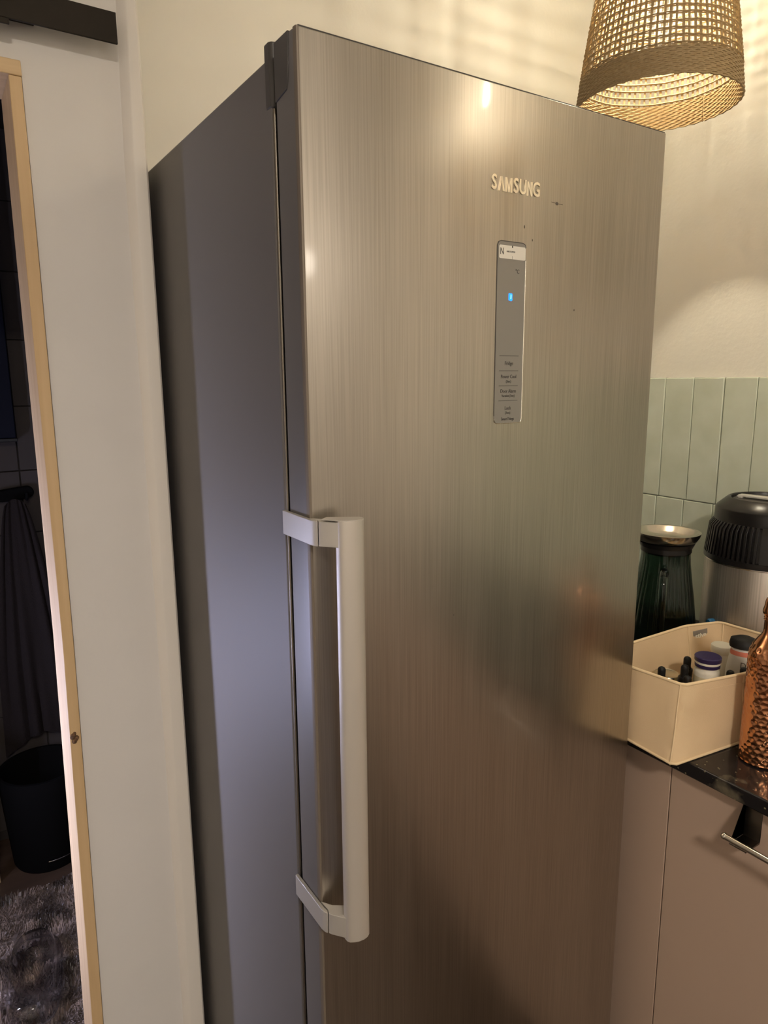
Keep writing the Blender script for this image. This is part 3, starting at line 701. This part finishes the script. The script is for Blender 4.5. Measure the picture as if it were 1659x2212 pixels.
# ================================================================== DARK ROOM CONTENTS
nv = thing('wall_cabinet', 'dark navy cabinet panel on the grey tiles in the unlit room', 'cabinet', (-.33, 1.75, 1.33))
g = G(); g.box(-.30, .198, -.055, 0, .012, .95); build('body', g, M['navy'], nv, bevel=.003)
g = G(); g.box(-.302, .202, -.050, 0, 0, .011); build('bottom_shadow_strip', g, M['gap'], nv, bevel=.002)  # black strip stands in for the shadow line under the cabinet
hk = thing('wall_hook', 'black oval wall hook plate above the hanging towel', 'hook', (-.150, 1.75, 1.165))
g = G()
pl = []
for a in [2 * PI * i / 32 for i in range(32)]:
    cx = .035 if math.cos(a) > 0 else -.035
    pl.append((cx + .0195 * math.cos(a), .019 * math.sin(a) + cx * .10))
g.prism_y(pl, -.022, 0); build('plate', g, M['black_soft'], hk, bevel=.004, seg=3)
g = G(); g.tube([(-.05, -.010, -.004), (-.075, -.010, -.010), (-.10, -.012, -.012), (-.20, -.012, -.018)], .0035, 8); build('rod', g, M['black_soft'], hk, smooth=60)
g = G(); g.tube([(.03, -.02, -.005), (.03, -.045, -.015), (.03, -.055, -.005), (.03, -.056, .008)], .005, 8); build('peg', g, M['black_soft'], hk, smooth=60)
# hanging towel: pleated sheet
def towel(name, label, x0, y0, z0, w0, w1, hgt, seed):
    rnd = random.Random(seed); nu, nv_ = 34, 26; ph = [rnd.uniform(0, 6) for _ in range(4)]
    def P(u, v, off):
        wv = w0 + (w1 - w0) * min(1, v * 1.5) ** .7
        x = (u - .5) * wv + .06 * v * (u - .3)
        fold = .014 * math.sin(u * 13 + ph[0] + v) + .008 * math.sin(u * 23 + ph[1] - 2 * v)
        fold *= .35 + .65 * v
        return (x, -.030 - abs(fold) - .012 * math.sin(v * 3) - off, -v * hgt * (1 + .03 * math.sin(u * 5 + ph[2])) + .02 * math.sin(u * PI))
    g = G()
    for off in (0, .005):
        g.add([P(i / nu, j / nv_, off) for j in range(nv_ + 1) for i in range(nu + 1)], [(j * (nu + 1) + i, j * (nu + 1) + i + 1, (j + 1) * (nu + 1) + i + 1, (j + 1) * (nu + 1) + i) for j in range(nv_) for i in range(nu)])
    n_ = (nu + 1) * (nv_ + 1)
    edge = [i for i in range(nu + 1)] + [(j * (nu + 1) + nu) for j in range(1, nv_ + 1)] + [nv_ * (nu + 1) + i for i in range(nu - 1, -1, -1)] + [j * (nu + 1) for j in range(nv_ - 1, 0, -1)]
    g.f += [(edge[i], edge[(i + 1) % len(edge)], edge[(i + 1) % len(edge)] + n_, edge[i] + n_) for i in range(len(edge))]
    o = build(name, g, M['towel'], smooth=60); o.location = (x0, y0, z0); tag(o, label, 'towel'); return o
towel('hanging_towel', 'dark grey towel hanging in folds below the black hook', -.155, 1.735, 1.135, .06, .17, .80, 4)
lb = thing('laundry_bin', 'black round bin with a modelled highlight line beneath the hanging towel', 'bin', (-.170, 1.60, 0))
g = G(); g.lathe([(.0005, .0), (.10, 0), (.105, .01), (.125, .30), (.125, .315), (.115, .315), (.10, .02), (0, .02)], 40); build('body', g, M['black_soft'], lb, smooth=40)
g = G(); g.tube([(.058 * math.cos(a) * 2.0 , .058 * math.sin(a) * 2.0, .045) for a in [math.radians(262 + 2.4 * i) for i in range(14)]], .0016, 6); build('highlight_strip', g, M['steel'], lb, smooth=60)  # steel arc modelled in place of a thin highlight on the bin
# shaggy rug
rg = thing('shaggy_rug', 'brown shaggy rug on the floor of the unlit room', 'rug', (-.32, 1.06, 0))
g = G(); nx, ny = 40, 26
g.box(-.12, .42, -.30, .357, .001, .012); build('base', g, M['rug'], rg, bevel=.004)
g = G(); rnd = random.Random(5)
for k in range(16000):
    x = rnd.uniform(-.42, .36); y = rnd.uniform(-.29, .357)
    cl = math.sin(x * 31 + 2 * math.sin(y * 23)) + math.sin(y * 37 + x * 19)
    a = cl * 1.4 + rnd.uniform(-.9, .9); L = rnd.uniform(.012, .028); h_ = rnd.uniform(.010, .020) * (1 + .25 * cl)
    wx, wy = -math.sin(a) * .0012, math.cos(a) * .0012
    ex, ey = x + L * math.cos(a), y + L * math.sin(a)
    ey = min(ey, .366)
    mx, my = (x + ex) / 2, (y + ey) / 2
    g.add([(x - wx, y - wy, .011), (x + wx, y + wy, .011), (mx + wx, my + wy, .011 + h_), (mx - wx, my - wy, .011 + h_), (ex, ey, .010 + h_ * .55)], [(0, 1, 2, 3), (3, 2, 4)])
me = bpy.data.meshes.new('pile'); me.from_pydata(g.v, [], g.f); me.materials.append(M['rug_tuft'])
po_ = bpy.data.objects.new('pile', me); COL.objects.link(po_); po_.parent = rg; po_['kind'] = 'stuff'
# clear plastic bowl-like lid lying on the rug
cd = thing('clear_plastic_lid', 'rounded clear plastic lid lying on the brown shaggy rug', 'lid', (-.283, 1.035, .040), math.radians(-9))
def sq(a, b, z, m=40, e=3.0):
    out = []
    for k in range(m):
        t_ = 2 * PI * k / m; c_, s_ = math.cos(t_), math.sin(t_)
        out.append((a * abs(c_) ** (2 / e) * (1 if c_ > 0 else -1), b * abs(s_) ** (2 / e) * (1 if s_ > 0 else -1), z))
    return out
g = G(); g.loft([sq(.066, .150, 0), sq(.066, .150, .004), sq(.058, .142, .006), sq(.054, .136, .035), sq(.046, .126, .046), sq(.020, .06, .0495), sq(.0195, .0595, .0480), sq(.0450, .1240, .0445), sq(.0525, .1345, .034), sq(.0565, .1405, .0045), sq(.0650, .1490, .0005)], True, False)
build('shell', g, M['clear'], cd, smooth=50)
g = G(); g.tube(sq(.0665, .1505, .003), .0022, 6, closed=True); build('lip', g, M['clear'], cd, smooth=60)
# stool whose leg just enters at the left
so = thing('wooden_stool', 'pale wooden stool leg at the left edge of the unlit room', 'stool', (-.474, 1.634, 0))
g = G(); g.box(-.16, .16, -.11, .11, .42, .445); build('seat', g, M['stool'], so, bevel=.004)
for x in (-.142, .142):
    for y in (-.09, .09):
        g = G(); g.box(x - .014, x + .014, y - .014, y + .014, 0, .42); build('leg', g, M['stool'], so, bevel=.002)
